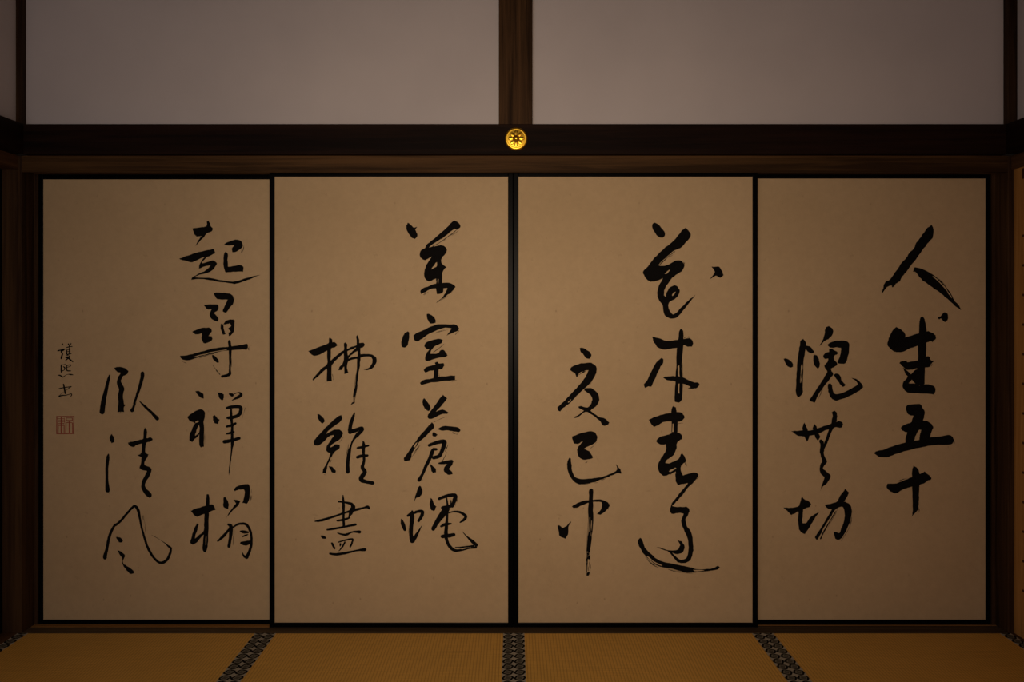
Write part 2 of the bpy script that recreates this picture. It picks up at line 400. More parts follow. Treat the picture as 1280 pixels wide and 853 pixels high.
CHARS['c1'] = (795, 275, 120, '''
P 143,55 150,33 168,27 195,38 225,70 250,100 260,130 245,155 220,159 190,145 165,105 148,80
P 413,90 440,72 465,92 487,132 475,165 440,205 395,250 340,275 280,325 215,385 200,405 255,408 300,390 350,365 400,362 420,380 430,405 412,450 370,480 325,515 290,560 262,600 250,640 250,670 265,685 270,650 285,620 310,595 345,580 370,598 388,625 375,670 345,705 300,730 288,750 292,790 310,825 330,840 360,825 400,780 440,740 480,705 530,665 500,705 460,755 420,805 385,848 345,875 310,878 275,865 255,850 240,790 232,750 205,715 190,680 190,630 205,580 240,520 180,545 130,550 95,530 70,490 62,460 100,420 145,360 200,300 260,245 340,180 380,130 | 318,670 335,645 352,640 342,662 324,678 | 255,480 270,465 295,442 298,452 275,478
S 345,282,5 290,325,5 215,395,6
P 668,417 700,418 735,415 765,455 778,490 750,515 710,498 690,510 650,530 690,485 700,465 685,435
D 340,290,16 260,355,14 200,400,14;425,370,10 430,420,12
''')
CHARS['c2'] = (785, 395, 120, '''
P 215,185 250,192 290,205 340,222 390,220 440,212 500,205 550,200 570,215 578,250 565,272 530,275 500,262 430,285 380,292 320,300 270,285 240,250 222,215
P 470,113 490,135 492,200 488,300 482,370 478,450 480,520 482,600 482,700 478,745 450,770 415,765 415,700 420,600 425,500 430,400 432,300 445,220 455,140 | 442,452 456,440 458,538 442,535 | 444,604 458,604 456,690 445,688
P 300,372 315,390 312,420 290,450 262,510 235,570 208,630 180,628 150,642 142,610 165,580 195,520 225,460 255,410
P 310,550 340,538 400,535 460,540 520,560 580,590 620,590 637,615 615,640 580,648 530,645 555,630 510,610 450,595 400,578 350,572
D 487,420,14 484,600,16 482,720,14;500,205,20 550,185,14;190,580,20 200,640,10
''')
CHARS['c3'] = (785, 498, 120, '''
P 183,190 230,170 290,150 350,135 420,122 470,125 498,155 497,185 470,205 430,210 370,208 310,215 270,240 232,257 210,235
P 405,68 425,85 432,130 440,210 440,320 388,320 388,210 385,130 390,90 | 394,225 404,225 404,300 394,300
P 252,375 280,345 340,328 400,310 450,308 475,325 482,355 455,380 435,400 430,450 415,490 385,520 350,545 330,575 365,578 410,560 450,540 468,500 482,490 505,520 515,560 490,580 470,610 475,660 490,685 540,670 600,660 628,680 600,730 540,785 500,840 470,878 430,920 395,955 380,975 388,935 430,880 470,830 505,790 530,755 480,765 445,772 425,740 420,690 425,650 360,680 315,690 290,670 265,630 270,580 295,530 330,480 340,450 335,410 290,412 260,395 | 362,648 420,616 430,624 372,656
D 505,560,14 520,605,8;635,690,6 560,775,8;490,220,6 430,225,8;370,680,16 430,640,14
''')
CHARS['c4'] = (788, 608, 120, '''
P 352,200 370,178 420,185 480,183 510,190 525,215 515,250 495,285 490,310 500,350 530,390 550,440 555,500 560,550 548,620 530,660 490,682 450,685 410,668 375,625 345,590 320,575 275,562 230,545 280,550 340,570 390,570 425,560 440,525 430,500 415,480 450,490 475,520 480,550 465,590 420,605 370,592 400,620 430,648 465,655 495,640 512,590 515,520 505,460 480,400 455,340 455,290 475,245 430,238 395,245 365,245 353,225
P 65,490 85,460 100,470 115,510 130,550 180,600 240,650 300,675 370,690 450,705 530,720 580,735 660,738 730,730 780,710 797,722 770,742 700,752 620,762 560,770 500,770 430,750 350,730 280,722 230,700 170,655 125,610 90,560 70,520 | 150,620 185,650 235,685 285,705 280,710 230,692 180,657 145,625 | 560,744 600,746 660,747 640,753 570,757
D 110,590,20 190,685,22 270,725,14;560,762,16 690,752,10 770,735,8;320,712,44 430,745,50 560,768,30;480,345,20 500,400,24;560,560,10 540,650,10
''')
CHARS['c5'] = (670, 425, 120, '''
P 388,72 415,72 450,88 480,110 492,140 480,168 445,165 420,130 395,105
P 305,262 320,238 380,215 440,205 490,205 525,225 540,260 530,310 500,365 450,415 400,460 350,510 310,555 260,590 235,610 215,640 195,625 190,600 215,575 260,535 310,480 360,430 410,370 450,310 465,270 430,275 400,295 360,333 345,300 320,285 | 370,320 395,290 440,276 436,284 400,302 | 285,552 310,528 313,535 288,560
P 425,450 440,430 490,430 530,455 558,500 560,550 535,590 500,615 485,630 530,665 570,690 610,697 650,735 640,755 595,762 570,725 530,690 470,650 440,640 390,675 345,697 338,685 380,665 425,630 380,605 372,595 400,588 460,600 490,560 500,520 480,485 455,470
D 540,270,6 480,400,8;560,500,12 540,590,10;200,630,16 280,570,14;480,165,8 484,195,3
''')
CHARS['c6'] = (680, 515, 120, '''
P 245,220 300,200 370,178 425,172 460,190 474,225 465,265 430,290 385,310 355,330 400,350 425,385 435,412 385,425 345,425 310,400 295,365 298,325 320,290 345,262 300,285 268,282 255,250
P 207,440 228,405 240,420 245,480 255,540 280,580 320,595 380,597 440,590 510,580 580,555 640,525 650,500 638,465 660,490 680,515 688,550 650,545 610,560 560,585 500,605 450,625 380,640 320,645 285,635 245,595 215,540 207,480
S 372,452,8 385,445,3
D 470,270,10 400,335,10;480,630,12 300,648,8;650,545,14 500,612,12
''')
CHARS['c7'] = (680, 605, 120, '''
P 400,55 418,42 435,55 436,120 436,200 438,300 432,400 425,480 415,560 405,610 380,600 385,520 392,430 395,330 392,220 398,130 | 404,300 410,300 408,420 403,430 | 421,330 425,330 420,470 415,460
P 372,690 382,655 412,632 410,675 390,672
P 378,815 385,785 405,785 402,808 390,818
P 382,620 396,640 392,612
P 247,205 265,188 310,165 370,148 440,140 500,140 545,152 575,175 578,205 550,240 500,275 470,268 500,235 515,200 512,165 470,160 430,162 370,178 320,200 290,215 260,215
P 120,370 140,372 160,390 185,385 210,365 240,333 235,355 215,385 215,450 190,490 140,468 130,430
D 385,600,10 380,700,10 380,800,12;408,600,12 408,700,14 412,800,12;398,640,44 396,720,46 396,815,44
D 412,300,40 402,480,40 395,600,34 392,700,38 396,800,40;400,460,36 392,620,34 392,720,36
D 585,170,10 565,240,12
''')
CHARS['b1'] = (482, 268, 120, '''
P 185,100 200,75 225,95 250,118 285,112 265,135 275,160 283,190 262,222 235,210 205,175 188,140
P 583,75 610,58 640,68 665,100 650,130 610,135 570,160 520,205 470,235 420,265 385,295 430,285 490,275 530,290 545,325 520,365 495,400 505,440 545,472 520,490 505,530 500,610 560,610 600,625 622,645 590,685 555,715 510,750 450,785 500,745 530,700 550,655 515,660 505,700 455,710 450,660 400,665 360,690 315,710 308,680 330,660 390,635 450,615 450,570 420,585 380,597 350,570 343,530 355,470 385,415 410,380 370,400 345,408 310,385 303,350 315,320 350,300 370,265 430,220 490,165 545,115 | 408,488 440,440 458,425 455,460 430,478 | 463,575 470,575 470,612 463,612
S 640,132,5 560,195,5 480,252,6 420,285,5
D 650,140,12 560,205,16 460,265,14;600,680,24 520,745,16 450,787,4;380,690,10 330,722,10
''')
CHARS['b2'] = (480, 382, 120, '''
P 380,78 395,75 440,98 460,130 458,155 425,162 405,155 385,120
P 210,230 222,240 225,280 212,350 190,374 160,370 152,340 165,280 185,245
P 262,265 300,240 370,210 440,180 500,165 580,167 640,172 668,200 655,225 610,245 555,270 580,235 600,205 540,200 490,215 440,235 390,258 340,295 300,320 270,310
P 358,355 380,325 440,305 500,297 522,310 515,335 480,350 440,375 415,410 412,430 480,425 500,400 530,395 555,425 565,445 540,462 500,462 440,480 390,495 368,485 368,450 385,415 405,390 375,385
P 350,575 375,550 430,535 460,525 450,510 470,500 490,515 530,512 535,535 515,565 485,565 480,630 530,632 590,625 632,625 633,660 600,668 540,668 470,680 400,688 335,710 318,690 340,668 390,655 440,648 445,575 400,585 365,598
S 530,345,3 490,380,4 440,415,4
D 665,220,20 630,258,16;350,300,10 480,235,14 590,210,8;480,590,14 490,640,10;600,675,12 650,665,10
''')
CHARS['b3'] = (480, 488, 120, '''
P 345,85 355,68 385,100 408,140 412,170 392,185 360,160 342,120
P 507,60 525,40 560,72 535,110 500,150 460,190 520,172 575,198 560,212 520,210 470,235 410,258 390,245 392,215 420,180 470,110
P 425,285 440,300 442,335 410,370 370,410 320,455 280,510 250,560 232,620 180,632 178,600 205,565 240,510 285,450 340,380 390,325 | 262,505 290,465 300,462 272,510
P 480,345 520,320 600,322 660,332 682,355 665,372 620,365 570,358 510,358
P 428,385 445,370 478,395 455,412 432,408
S 402,490,28 460,468,32 530,455,38 536,480,40 515,540,36 490,585,34 440,600,32;440,522,22 428,550,36 405,610,32 370,680,30 340,750,26 312,798,34;440,525,26 465,525,24;515,640,5 560,550,2;440,285,2 540,238,4
P 410,655 430,670 460,700 462,730 435,738 420,710
S 490,650,16 530,645,28 600,634,34
P 620,635 600,670 575,700 605,725 608,745 575,752 545,735 530,710 545,670 570,650
D 575,460,6 530,590,8;330,480,14 240,600,14;320,770,14 345,800,10;600,375,20 660,392,8
''')
CHARS['b4'] = (485, 590, 120, '''
P 285,122 305,160 300,200 275,225 250,235 232,270 240,220 255,180 268,140
S 120,425,14 132,465,36 150,515,28
S 175,392,20 210,375,40;215,352,20 215,400,42 208,480,36 205,560,36 215,615,42;215,375,20 260,355,26 305,355,30 300,390,32 272,438,24;220,615,38 255,560,28 300,480,3
P 378,232 395,245 410,290 432,310 410,350 385,340 370,300
S 455,240,26 500,222,28 560,208,32 598,212,34 592,250,38 570,305,32;482,320,26 540,308,30 580,300,24;522,235,12 530,300,20;560,255,10 558,300,10;520,330,60 495,365,58 440,440,44 402,508,36;530,370,10 580,355,14 640,360,22 690,395,28 672,430,24 640,450,10;472,485,20 510,468,28 560,462,16;528,350,16 522,450,26 515,540,34 520,600,28 545,660,30 590,698,28 650,698,18 720,682,12 780,672,24;600,672,8 660,670,12 760,658,16;660,530,3 700,575,12 750,620,30 785,652,30;482,575,32 530,570,34 585,560,32
D 620,690,20 780,668,20;200,430,20 190,580,18;620,230,10 600,310,10;560,690,12 540,650,12
''')
CHARS['b5'] = (370, 405, 120, '''
P 110,243 160,222 230,195 290,170 292,130 305,122 320,140 322,165 350,165 370,190 345,208 315,220 310,280 308,325 350,290 400,248 427,235 425,175 440,165 455,185 455,222 500,203 540,188 535,115 545,100 560,130 562,170 600,170 612,185 600,205 572,218 575,270 620,268 680,275 718,310 710,355 680,395 640,410 600,408 640,395 665,370 680,330 665,295 620,290 575,300 568,370 558,430 548,500 545,570 530,630 520,655 505,650 515,590 530,540 530,480 540,400 545,310 500,318 460,340 455,400 465,435 430,448 425,380 405,410 378,410 385,385 420,340 425,262 380,300 330,350 315,380 320,510 275,515 275,420 275,400 230,435 190,475 150,505 150,490 190,440 230,395 275,360 278,300 275,240 230,265 180,283 150,283 | 457,245 500,225 535,210 505,242 462,282 | 468,310 480,290 515,262 546,240 548,290 500,296
P 485,722 500,700 520,685 522,705 505,712
S 512,655,6 515,690,4
D 545,440,30 525,600,24 510,700,24;712,300,10 680,390,24 610,412,10;320,440,10 330,500,8
''')
CHARS['b6'] = (370, 500, 120, '''
P 190,130 205,125 240,155 258,190 240,210 215,200 195,165
P 385,140 400,135 412,165 390,200 340,235 290,275 265,305 320,272 375,262 408,280 415,310 395,345 350,375 318,400 305,425 325,415 350,395 390,400 388,430 350,460 320,500 295,550 280,590 265,650 235,655 240,620 265,580 290,520 305,475 275,460 268,425 290,385 320,340 340,318 320,316 285,330 250,370 200,405 165,405 157,370 185,330 240,270 300,210 350,165
P 290,590 320,595 355,630 352,648 325,648 305,620
S 520,118,14 505,160,28 485,220,34 478,275,36;478,288,34 530,270,36 582,250,28 588,268,30 545,312,34 515,350,20 490,400,16 472,480,32 460,560,32 460,640,36
S 545,428,16 590,420,24 644,407,16;597,370,12 602,400,28 600,470,26 605,540,24 590,600,34 612,640,38 582,690,42 585,715,40 630,730,32 682,740,32;545,510,26 580,500,28 635,495,22
D 430,320,6 380,390,5;470,380,10 450,500,8;330,470,10 300,560,10;250,640,20 260,670,8
''')
CHARS['b7'] = (370, 595, 120, '''
S 418,175,10 422,240,24 422,350,22 425,450,22;380,230,16 420,235,16 490,250,26 508,280,40 495,310,42 472,365,16;170,405,12 230,395,24 330,365,20 430,330,20 540,300,24 600,285,16 635,277,28 650,290,20;365,400,14 420,392,24 475,374,16;278,480,16 350,470,20 450,450,20 530,434,22;370,510,10 440,525,22 500,500,14 565,500,30;225,537,14 240,545,28 260,552,20;320,600,18 342,645,20;380,590,12 430,575,14 500,562,16 500,590,16 482,632,16;395,608,20 393,625,10;435,590,14 410,635,16 382,668,6;302,692,18 360,698,24 450,685,22 540,664,16 598,658,28 615,656,26
D 500,330,20 470,370,10
''')
CHARS['a1'] = (210, 255, 120, '''
P 220,220 270,212 320,205 342,195 345,160 358,150 375,175 378,195 395,215 390,245 345,262 320,295 280,335 248,375 270,325 300,285 255,290 232,265
P 98,487 160,465 230,440 300,425 360,410 410,400 420,440 380,460 340,480 310,510 300,530 360,512 410,505 435,530 415,570 370,605 330,620 280,630 235,652 300,655 400,662 480,680 560,690 610,685 680,665 750,645 820,632 760,655 700,680 640,700 590,712 510,700 430,690 340,672 270,668 205,678 220,650 270,622 320,600 365,565 380,545 330,555 275,578 280,545 300,505 330,470 280,490 215,518 160,508 120,498
P 500,358 540,335 600,318 650,330 668,370 655,390 610,425 570,430 570,390 590,370 550,370 515,368
P 500,440 515,425 532,445 530,500 535,560 600,550 650,545 672,565 668,605 620,602 560,608 515,610 495,570 492,510
D 670,335,20 665,400,16 650,440,6;700,675,20 760,648,14 825,632,4;150,478,10 300,425,14 390,402,8;250,640,10 300,610,6
''')
CHARS['a2'] = (210, 360, 120, '''
P 405,45 440,42 500,45 550,52 582,80 580,130 550,180 515,222 485,212 495,180 520,130 530,105 480,105 440,100 420,75
P 318,150 370,148 440,148 452,170 440,200 410,225 435,255 450,280 440,300 400,285 372,255 370,225 390,190 345,190 330,170
P 215,390 260,370 320,355 375,357 390,385 375,410 360,430 390,430 392,465 350,490 320,492 303,465 300,430 305,405 250,415 230,405
P 470,320 490,325 500,380 512,410 490,420 475,385 468,345
P 488,325 520,290 570,280 595,290 590,340 585,390 560,420 540,432 538,400 555,390 535,360 560,340 550,315 515,325
P 107,605 170,600 240,580 320,560 400,540 480,528 560,520 640,510 705,498 712,520 700,552 640,548 560,555 480,565 400,585 330,600 260,620 190,645 140,642 115,625 | 230,612 330,585 430,562 520,546 525,550 430,569 330,593 235,619
S 545,475,24 552,540,28 552,640,20 550,720,18 548,765,28 515,782,26 480,788,22;462,770,7 430,730,4 400,690,3
P 392,595 415,605 450,640 452,665 430,662 400,635
D 715,515,20 722,560,16;420,578,18 260,628,14;400,690,6 450,765,10;560,560,10 560,740,12;590,90,8 560,190,6;120,650,8 170,672,5
''')
CHARS['a3'] = (210, 480, 120, '''
P 243,65 270,62 300,80 318,100 318,132 295,125 265,100
P 170,295 200,270 250,240 290,225 325,245 328,290 318,340 322,420 320,520 320,560 290,567 278,540 280,440 270,465 240,490 215,518 190,500 195,450 220,390 245,340 210,338 190,325 | 240,462 255,412 275,360 281,400 273,438 258,450 | 225,345 265,328 275,335 245,350
P 440,78 470,80 498,95 495,130 480,150 455,125
S 548,90,18 570,100,32;590,88,8 630,78,12 650,100,30 610,125,24 570,147,5
P 400,290 415,275 435,300 458,320 445,360 415,350 402,320
S 522,215,20 560,207,28 620,202,30 648,215,32 638,265,34 600,292,30 540,302,28 522,305,12;562,230,18 562,300,24 570,370,22 570,450,24 572,520,28 565,600,12 555,680,12 545,760,8 542,810,3;522,380,20 570,368,26 600,352,22;520,445,12 560,435,24 585,427,18;502,515,34 560,505,30 632,484,30
D 690,200,8 660,320,6;562,540,18 545,800,8;325,430,8 328,560,10
''')
CHARS['a4'] = (220, 592, 120, '''
P 130,335 170,315 230,298 265,285 268,220 275,185 290,185 298,220 298,275 330,280 355,320 320,335 292,345 290,430 288,520 285,600 278,670 260,705 235,680 240,620 245,545 210,585 180,620 145,635 128,615 140,560 160,500 185,445 202,455 190,500 170,560 170,580 210,545 248,510 250,430 255,360 190,385 160,370 | 264,560 271,560 269,640 262,640
P 425,215 437,208 455,235 468,270 465,318 425,300 420,260
P 510,237 545,235 572,250 550,290 500,335 445,400 480,335 515,290 535,265
P 512,140 545,115 600,98 640,95 655,120 655,200 650,240 630,272 590,262 600,230 612,180 605,145 560,145 520,158
S 372,602,16 420,560,26 480,490,20;465,455,20 488,475,36 485,560,30 470,650,28;510,478,14 560,450,20 620,452,24 655,500,24 670,560,22 668,640,24 650,700,26 628,745,36;588,702,4 605,735,20 625,745,28;572,515,12 600,520,30 640,525,18;582,620,26 620,622,42 655,612,34;595,562,12 620,550,16 640,545,8
D 668,130,12 665,260,8;520,470,10 508,640,8;672,560,14 650,690,16;275,520,14 272,680,12
''')
CHARS['a5'] = (105, 435, 120, '''
S 228,244,14 218,280,26 195,380,34 175,470,42 162,570,46
P 268,178 300,170 360,178 395,205 385,235 350,250 330,290 345,330 360,370 350,400 350,450 358,500 372,508 355,530 355,570 300,572 302,520 305,470 300,420 312,370 292,320 300,270 325,225 290,210
S 520,225,32 518,260,34 495,350,28 465,440,22 440,520,14 428,555,36
S 492,472,6 540,520,22 600,575,24 652,630,34
D 150,470,14 145,590,14;470,430,28 430,560,24;500,330,14 480,400,14;320,575,20 350,585,8
''')
CHARS['a6'] = (105, 520, 120, '''
P 248,162 260,180 270,210 268,232 248,243 228,215 232,180
S 218,342,12 212,380,30 203,470,26 205,580,28 210,662,42
P 390,240 430,228 500,212 528,205 530,130 540,105 560,125 555,200 590,190 612,212 590,230 552,238 545,320 575,345 560,375 540,410 540,435 595,465 595,510 570,560 545,600 550,640 590,680 602,712 585,732 550,710 515,660 510,610 530,550 560,490 520,482 490,465 505,420 510,370 470,350 510,330 515,245 470,258 440,277 400,262
D 215,640,20 225,700,8
''')
CHARS['a7'] = (108, 610, 120, '''
S 165,622,36 168,600,34 185,530,26 200,450,26 225,380,24 255,328,20;262,332,22 310,290,22 360,230,20 410,175,22 435,165,24 460,200,28 475,270,20 490,350,18 515,440,20 545,530,22 590,610,22 640,660,22 680,665,26 720,635,24 745,580,24 752,542,18;752,540,22 735,525,20 680,480,4 580,420,2
P 262,438 300,440 325,465 318,487 290,485
P 273,550 300,565 340,595 340,620 328,640 328,675 360,695 415,735 425,760 395,768 360,735 325,690 318,655 320,630 295,590
D 500,230,14 530,400,10;570,600,14 650,672,10;700,490,6 570,412,3;200,450,10 180,580,8
''')
CHARS['s1'] = (60, 425, 45, '''
S 343,92,18 343,112,32;235,260,22 300,245,24 395,222,22;370,238,28 315,280,26 345,330,24 330,380,28 317,440,30;485,97,20 490,118,26;548,84,14 540,113,18;440,185,16 500,167,16 575,157,14;515,120,14 505,170,20;450,240,18 450,345,24 520,332,18 555,330,12;510,200,18 515,320,28;460,235,10 530,225,12;460,280,10 530,272,12;425,420,22 480,430,28 540,480,26 590,515,22;520,385,14 490,430,22 425,482,18;440,375,12 510,380,12
''')
CHARS['s2'] = (60, 425, 45, '''
S 315,595,22 315,680,24 315,765,22;315,600,10 370,590,10 420,572,10;370,640,18 400,665,22 390,710,16;330,742,18 380,720,12;445,605,16 445,690,18 460,732,20 540,735,16;460,610,14 535,592,16 528,630,12 460,650,10;238,840,14 290,845,24 355,883,20 400,853,10 470,818,9 540,823,22 595,828,12
''')
CHARS['s3'] = (60, 465, 45, '''
S 370,295,22 390,400,30 410,515,24;265,400,20 380,375,16 555,350,14;540,355,20 430,440,6 320,520,5 260,575,12;255,588,22 330,562,22 430,555,14 548,522,14 560,550,18 542,585,10
''')
CHARS['seal'] = (60, 510, 45, '''
S 205,205,20 620,205,20;205,615,20 620,610,22;210,205,22 208,610,22;615,205,20 612,610,20;315,215,24 315,600,26;230,258,12 390,258,12;235,375,18 385,375,18;240,422,14 390,420,14;240,300,10 390,300,10;245,430,20 240,600,22;385,430,18 385,600,18;390,240,12 395,350,12;435,240,14 585,240,14;435,300,16 585,298,16;440,240,14 440,300,14;580,240,18 582,300,18;510,300,16 510,350,18;430,360,14 480,345,18 540,345,18 590,362,14;430,360,22 425,600,22;510,350,24 510,600,24;588,360,22 590,600,22;240,330,10 390,330,10
''')


def pts(s):
    return [tuple(float(c) for c in p.split(',')) for p in s.split()]


def smooth_loop(p, sub=3):
    n = len(p); out = []
    for i in range(n):
        p0, p1, p2, p3 = (Vector(p[(i + k) % n][:2]) for k in (-1, 0, 1, 2))
        def corner(a, b, c):
            u, v = (b - a), (c - b)
            return u.length < 1e-6 or v.length < 1e-6 or u.angle(v) > 1.15
        L = (p2 - p1).length
        t1 = Vector((0, 0)) if corner(p0, p1, p2) else (p2 - p0) * 0.5 * min(1, 2 * L / max((p2 - p0).length, 1e-6))
        t2 = Vector((0, 0)) if corner(p1, p2, p3) else (p3 - p1) * 0.5 * min(1, 2 * L / max((p3 - p1).length, 1e-6))
        if corner(p0, p1, p2): t1 = (p2 - p1) * 0.8
        if corner(p1, p2, p3): t2 = (p2 - p1) * 0.8
        for k in range(sub):
            s = k / sub; s2, s3 = s * s, s * s * s
            out.append((2 * s3 - 3 * s2 + 1) * p1 + (s3 - 2 * s2 + s) * t1 + (-2 * s3 + 3 * s2) * p2 + (s3 - s2) * t2)
    return out


def stroke_quads(p, sub=5):
    """variable-width stroke: returns left side, right side and end caps as one outline list of quads."""
    q = []
    n = len(p)
    for i in range(n - 1):
        a = p[max(i - 1, 0)]; b = p[i]; c = p[i + 1]; d = p[min(i + 2, n - 1)]
        for k in range(sub):
            s = k / sub
            q.append(tuple(0.5 * ((2 * b[j]) + (-a[j] + c[j]) * s + (2 * a[j] - 5 * b[j] + 4 * c[j] - d[j]) * s * s + (-a[j] + 3 * b[j] - 3 * c[j] + d[j]) * s ** 3) for j in range(3)))
    q.append(p[-1])
    return q


def char_mesh(spec, y, mono=False):
    px, py, size, shapes = spec
    k = size / 853.0
    bm = bmesh.new(); off = 0.0
    jit = 2.2 if size > 60 else 0.0
    fat = 1.0 if size > 60 or mono else 1.35
    def put(v, o):
        return bm.verts.new((X(px + v[0] * k, y), y - 0.0004 - o, Z(py + v[1] * k, y)))
    for sh in shapes.strip().split('\n'):
        sh = sh.strip()
        if not sh: continue
        typ, body = sh[0], sh[1:]
        if typ == 'P':
            loops = []
            for part in body.split('|'):
                lp = smooth_loop(pts(part))
                loops.append([v + Vector((random.uniform(-jit, jit), random.uniform(-jit, jit))) for v in lp])
            tri = tessellate_polygon([[Vector((v.x, v.y, 0)) for v in lp] for lp in loops])
            flat = [v for lp in loops for v in lp]
            vs = [put(v, off) for v in flat]
            for a, b, c in tri:
                try: bm.faces.new((vs[a], vs[b], vs[c]))
                except ValueError: pass
            off += 0.00002
        elif typ == 'D':                       # dry brush: loose broken hairs of ink along the stroke
            for one in body.split(';'):
                q = stroke_quads(pts(one), 8); n = len(q)
                wm = sum(p[2] for p in q) / n
                for hair in range(max(3, int(wm / 2.2))):
                    f = random.uniform(-0.5, 0.5); i0 = random.randint(0, max(0, int(n * 0.6))); ln = random.randint(max(3, n // 6), max(4, int(n * 0.55)))
                    seg = q[i0:i0 + ln]
                    if len(seg) < 3: continue
                    hw = random.uniform(0.7, 1.7); vl, vr = [], []
                    for i, (x, yy, wd) in enumerate(seg):
                        a = seg[max(i - 1, 0)]; b = seg[min(i + 1, len(seg) - 1)]
                        dx, dy = b[0] - a[0], b[1] - a[1]; l = math.hypot(dx, dy) or 1
                        nx, ny = -dy / l, dx / l; t = hw * math.sin(PI * (i + 0.4) / len(seg)) + 0.15; c = f * wd
                        vl.append(put((x + nx * (c + t), yy + ny * (c + t)), off)); vr.append(put((x + nx * (c - t), yy + ny * (c - t)), off))
                    for i in range(len(seg) - 1): bm.faces.new((vl[i], vl[i + 1], vr[i + 1], vr[i]))
                off += 0.00001
        else:
            for one in body.split(';'):
                q = stroke_quads(pts(one)); L, R = [], []
                for i, (x, yy, wd) in enumerate(q):
                    a = q[max(i - 1, 0)]; b = q[min(i + 1, len(q) - 1)]
                    dx, dy = b[0] - a[0], b[1] - a[1]; l = math.hypot(dx, dy) or 1
                    nx, ny = -dy / l, dx / l; h = max(wd, 1) / 2 * fat
                    h1 = h + random.uniform(-jit, jit) * 0.5; h2 = h + random.uniform(-jit, jit) * 0.5
                    L.append((x + nx * h1, yy + ny * h1)); R.append((x - nx * h2, yy - ny * h2))
                vl = [put(v, off) for v in L]; vr = [put(v, off) for v in R]
                for i in range(len(q) - 1): bm.faces.new((vl[i], vl[i + 1], vr[i + 1], vr[i]))
                off += 0.00002
                for (x, yy, wd) in (q[0], q[-1]):
                    h = wd / 2 * 0.96 * fat
                    bm.faces.new([put((x + h * math.cos(a * PI / 6), yy + h * math.sin(a * PI / 6)), off) for a in range(12)])
                    off += 0.00002
    # the ink faces the room
    return bm


def ink_link(name, bm, mat, parent, label):
    me = bpy.data.meshes.new(name); org = Vector(parent['_base'])
    bmesh.ops.translate(bm, verts=bm.verts, vec=-org)
    for f in bm.faces:
        f.normal_update()
        if f.normal.y > 0: f.normal_flip()
    bm.to_mesh(me); bm.free(); me.materials.append(mat)
    o = bpy.data.objects.new(name, me); COL.objects.link(o); o.parent = parent; o['_base'] = tuple(org); o['label'] = label
    return o


# ---------------------------------------------------------------- the four sliding doors
def sliding_door(x0, x1, px0, px1, yf, top_px, bot_px, label, chars):
    """x0..x1 outer, px0..px1 pixel bounds of the paper, yf front of the lacquered frame."""
    yp = yf + 0.003
    t = thing('sliding_screen', label, 'sliding door', ((x0 + x1) / 2, yf + 0.012, 0.0), 'paper sliding doors brushed with calligraphy')
    a, b = px0, px1
    z0, z1 = Z(bot_px, yf), Z(top_px, yf)
    link('paper_panel', mbox(a - 0.004, b + 0.004, yp, yf + 0.022, z0 - 0.004, z1 + 0.004), M['paper'], t)
    for s0, s1 in ((x0, a), (b, x1)):
        link('frame_stile', mbox(s0, s1, yf, yf + 0.025, 0.0016, ZK + 0.0125, bev=0.0022), M['lacquer'], t)
    link('frame_rail', mbox(a, b, yf + 0.0004, yf + 0.0246, z1, ZK + 0.0125, bev=0.0015), M['lacquer'], t)
    link('frame_rail', mbox(a, b, yf + 0.0004, yf + 0.0246, 0.0016, z0, bev=0.0022), M['lacquer'], t)
    for key, where in chars:
        bm = char_mesh(CHARS[key], yp, key == 'seal')
        if key == 'seal': ink_link('red_seal', bm, M['seal'], t, where)
        else: ink_link('brush_character', bm, M['ink'], t, where)
    return t


YF, YB = 0.048, 0.083
sliding_door(X(48, YB), -0.905, X(53.7, YB), -0.925, YB, 224.3, 775.3,
             'paper sliding door with a small signature and red seal near its black-framed edge',
             [('a1', 'topmost black character of the right column'), ('a2', 'second character of the right column'),
              ('a3', 'third character of the right column, with a long thin tail'), ('a4', 'bottom character of the right column'),
              ('a5', 'top character of the left column'), ('a6', 'middle character of the left column'), ('a7', 'bottom character of the left column, a wide looping arch'),
              ('s1', 'small signature character at the top'), ('s2', 'small signature character in the middle'), ('s3', 'small signature character just above the red seal'),
              ('seal', 'small square red seal with carved lines')])
sliding_door(X(336.5, YF), -0.0018, X(343.2, YF), X(635.0, YF), YF, 221.0, 779.0,
             'paper sliding door brushed with seven characters, between the red seal door and the centre joint',
             [('b1', 'topmost character of the right column'), ('b2', 'second character of the right column'), ('b3', 'third character of the right column'),
              ('b4', 'bottom character of the right column, with a sweeping hook'), ('b5', 'top character of the left column, with a long thin tail'),
              ('b6', 'middle character of the left column'), ('b7', 'bottom character of the left column')])
sliding_door(-0.0008, X(947.3, YF), X(648.2, YF), X(940.8, YF), YF, 221.0, 779.0,
             'paper sliding door whose lowest character sweeps in a long curve, right of the centre joint',
             [('c1', 'topmost character of the right column, with a detached dot to its right'), ('c2', 'second character of the right column'),
              ('c3', 'third character of the right column'), ('c4', 'bottom character of the right column, with a long curved sweep'),
              ('c5', 'top character of the left column'), ('c6', 'middle character of the left column, with a wide hook'), ('c7', 'bottom character of the left column, with a fading downstroke')])
sliding_door(0.905, X(1238.7, YB), 0.925, X(1232.3, YB), YB, 223.3, 775.3,
             'paper sliding door with the boldest brush strokes, topped by a two-stroke character',
             [('d1', 'topmost character of the right column, two bold strokes'), ('d2', 'second character of the right column, with a dot above'),
              ('d3', 'third character of the right column'), ('d4', 'bottom character of the right column, a bold cross'),
              ('d5', 'top character of the left column'), ('d6', 'middle character of the left column'), ('d7', 'bottom character of the left column')])

# ---------------------------------------------------------------- gilt nail cover on the dark beam
cx, cz, R0 = X(645.2, NY), Z(173.8, NY), 0.0435
nc = thing('nail_cover', 'round gilt nail cover with an embossed flower, on the dark beam above the middle doors', 'ornament', (cx, NY, cz))


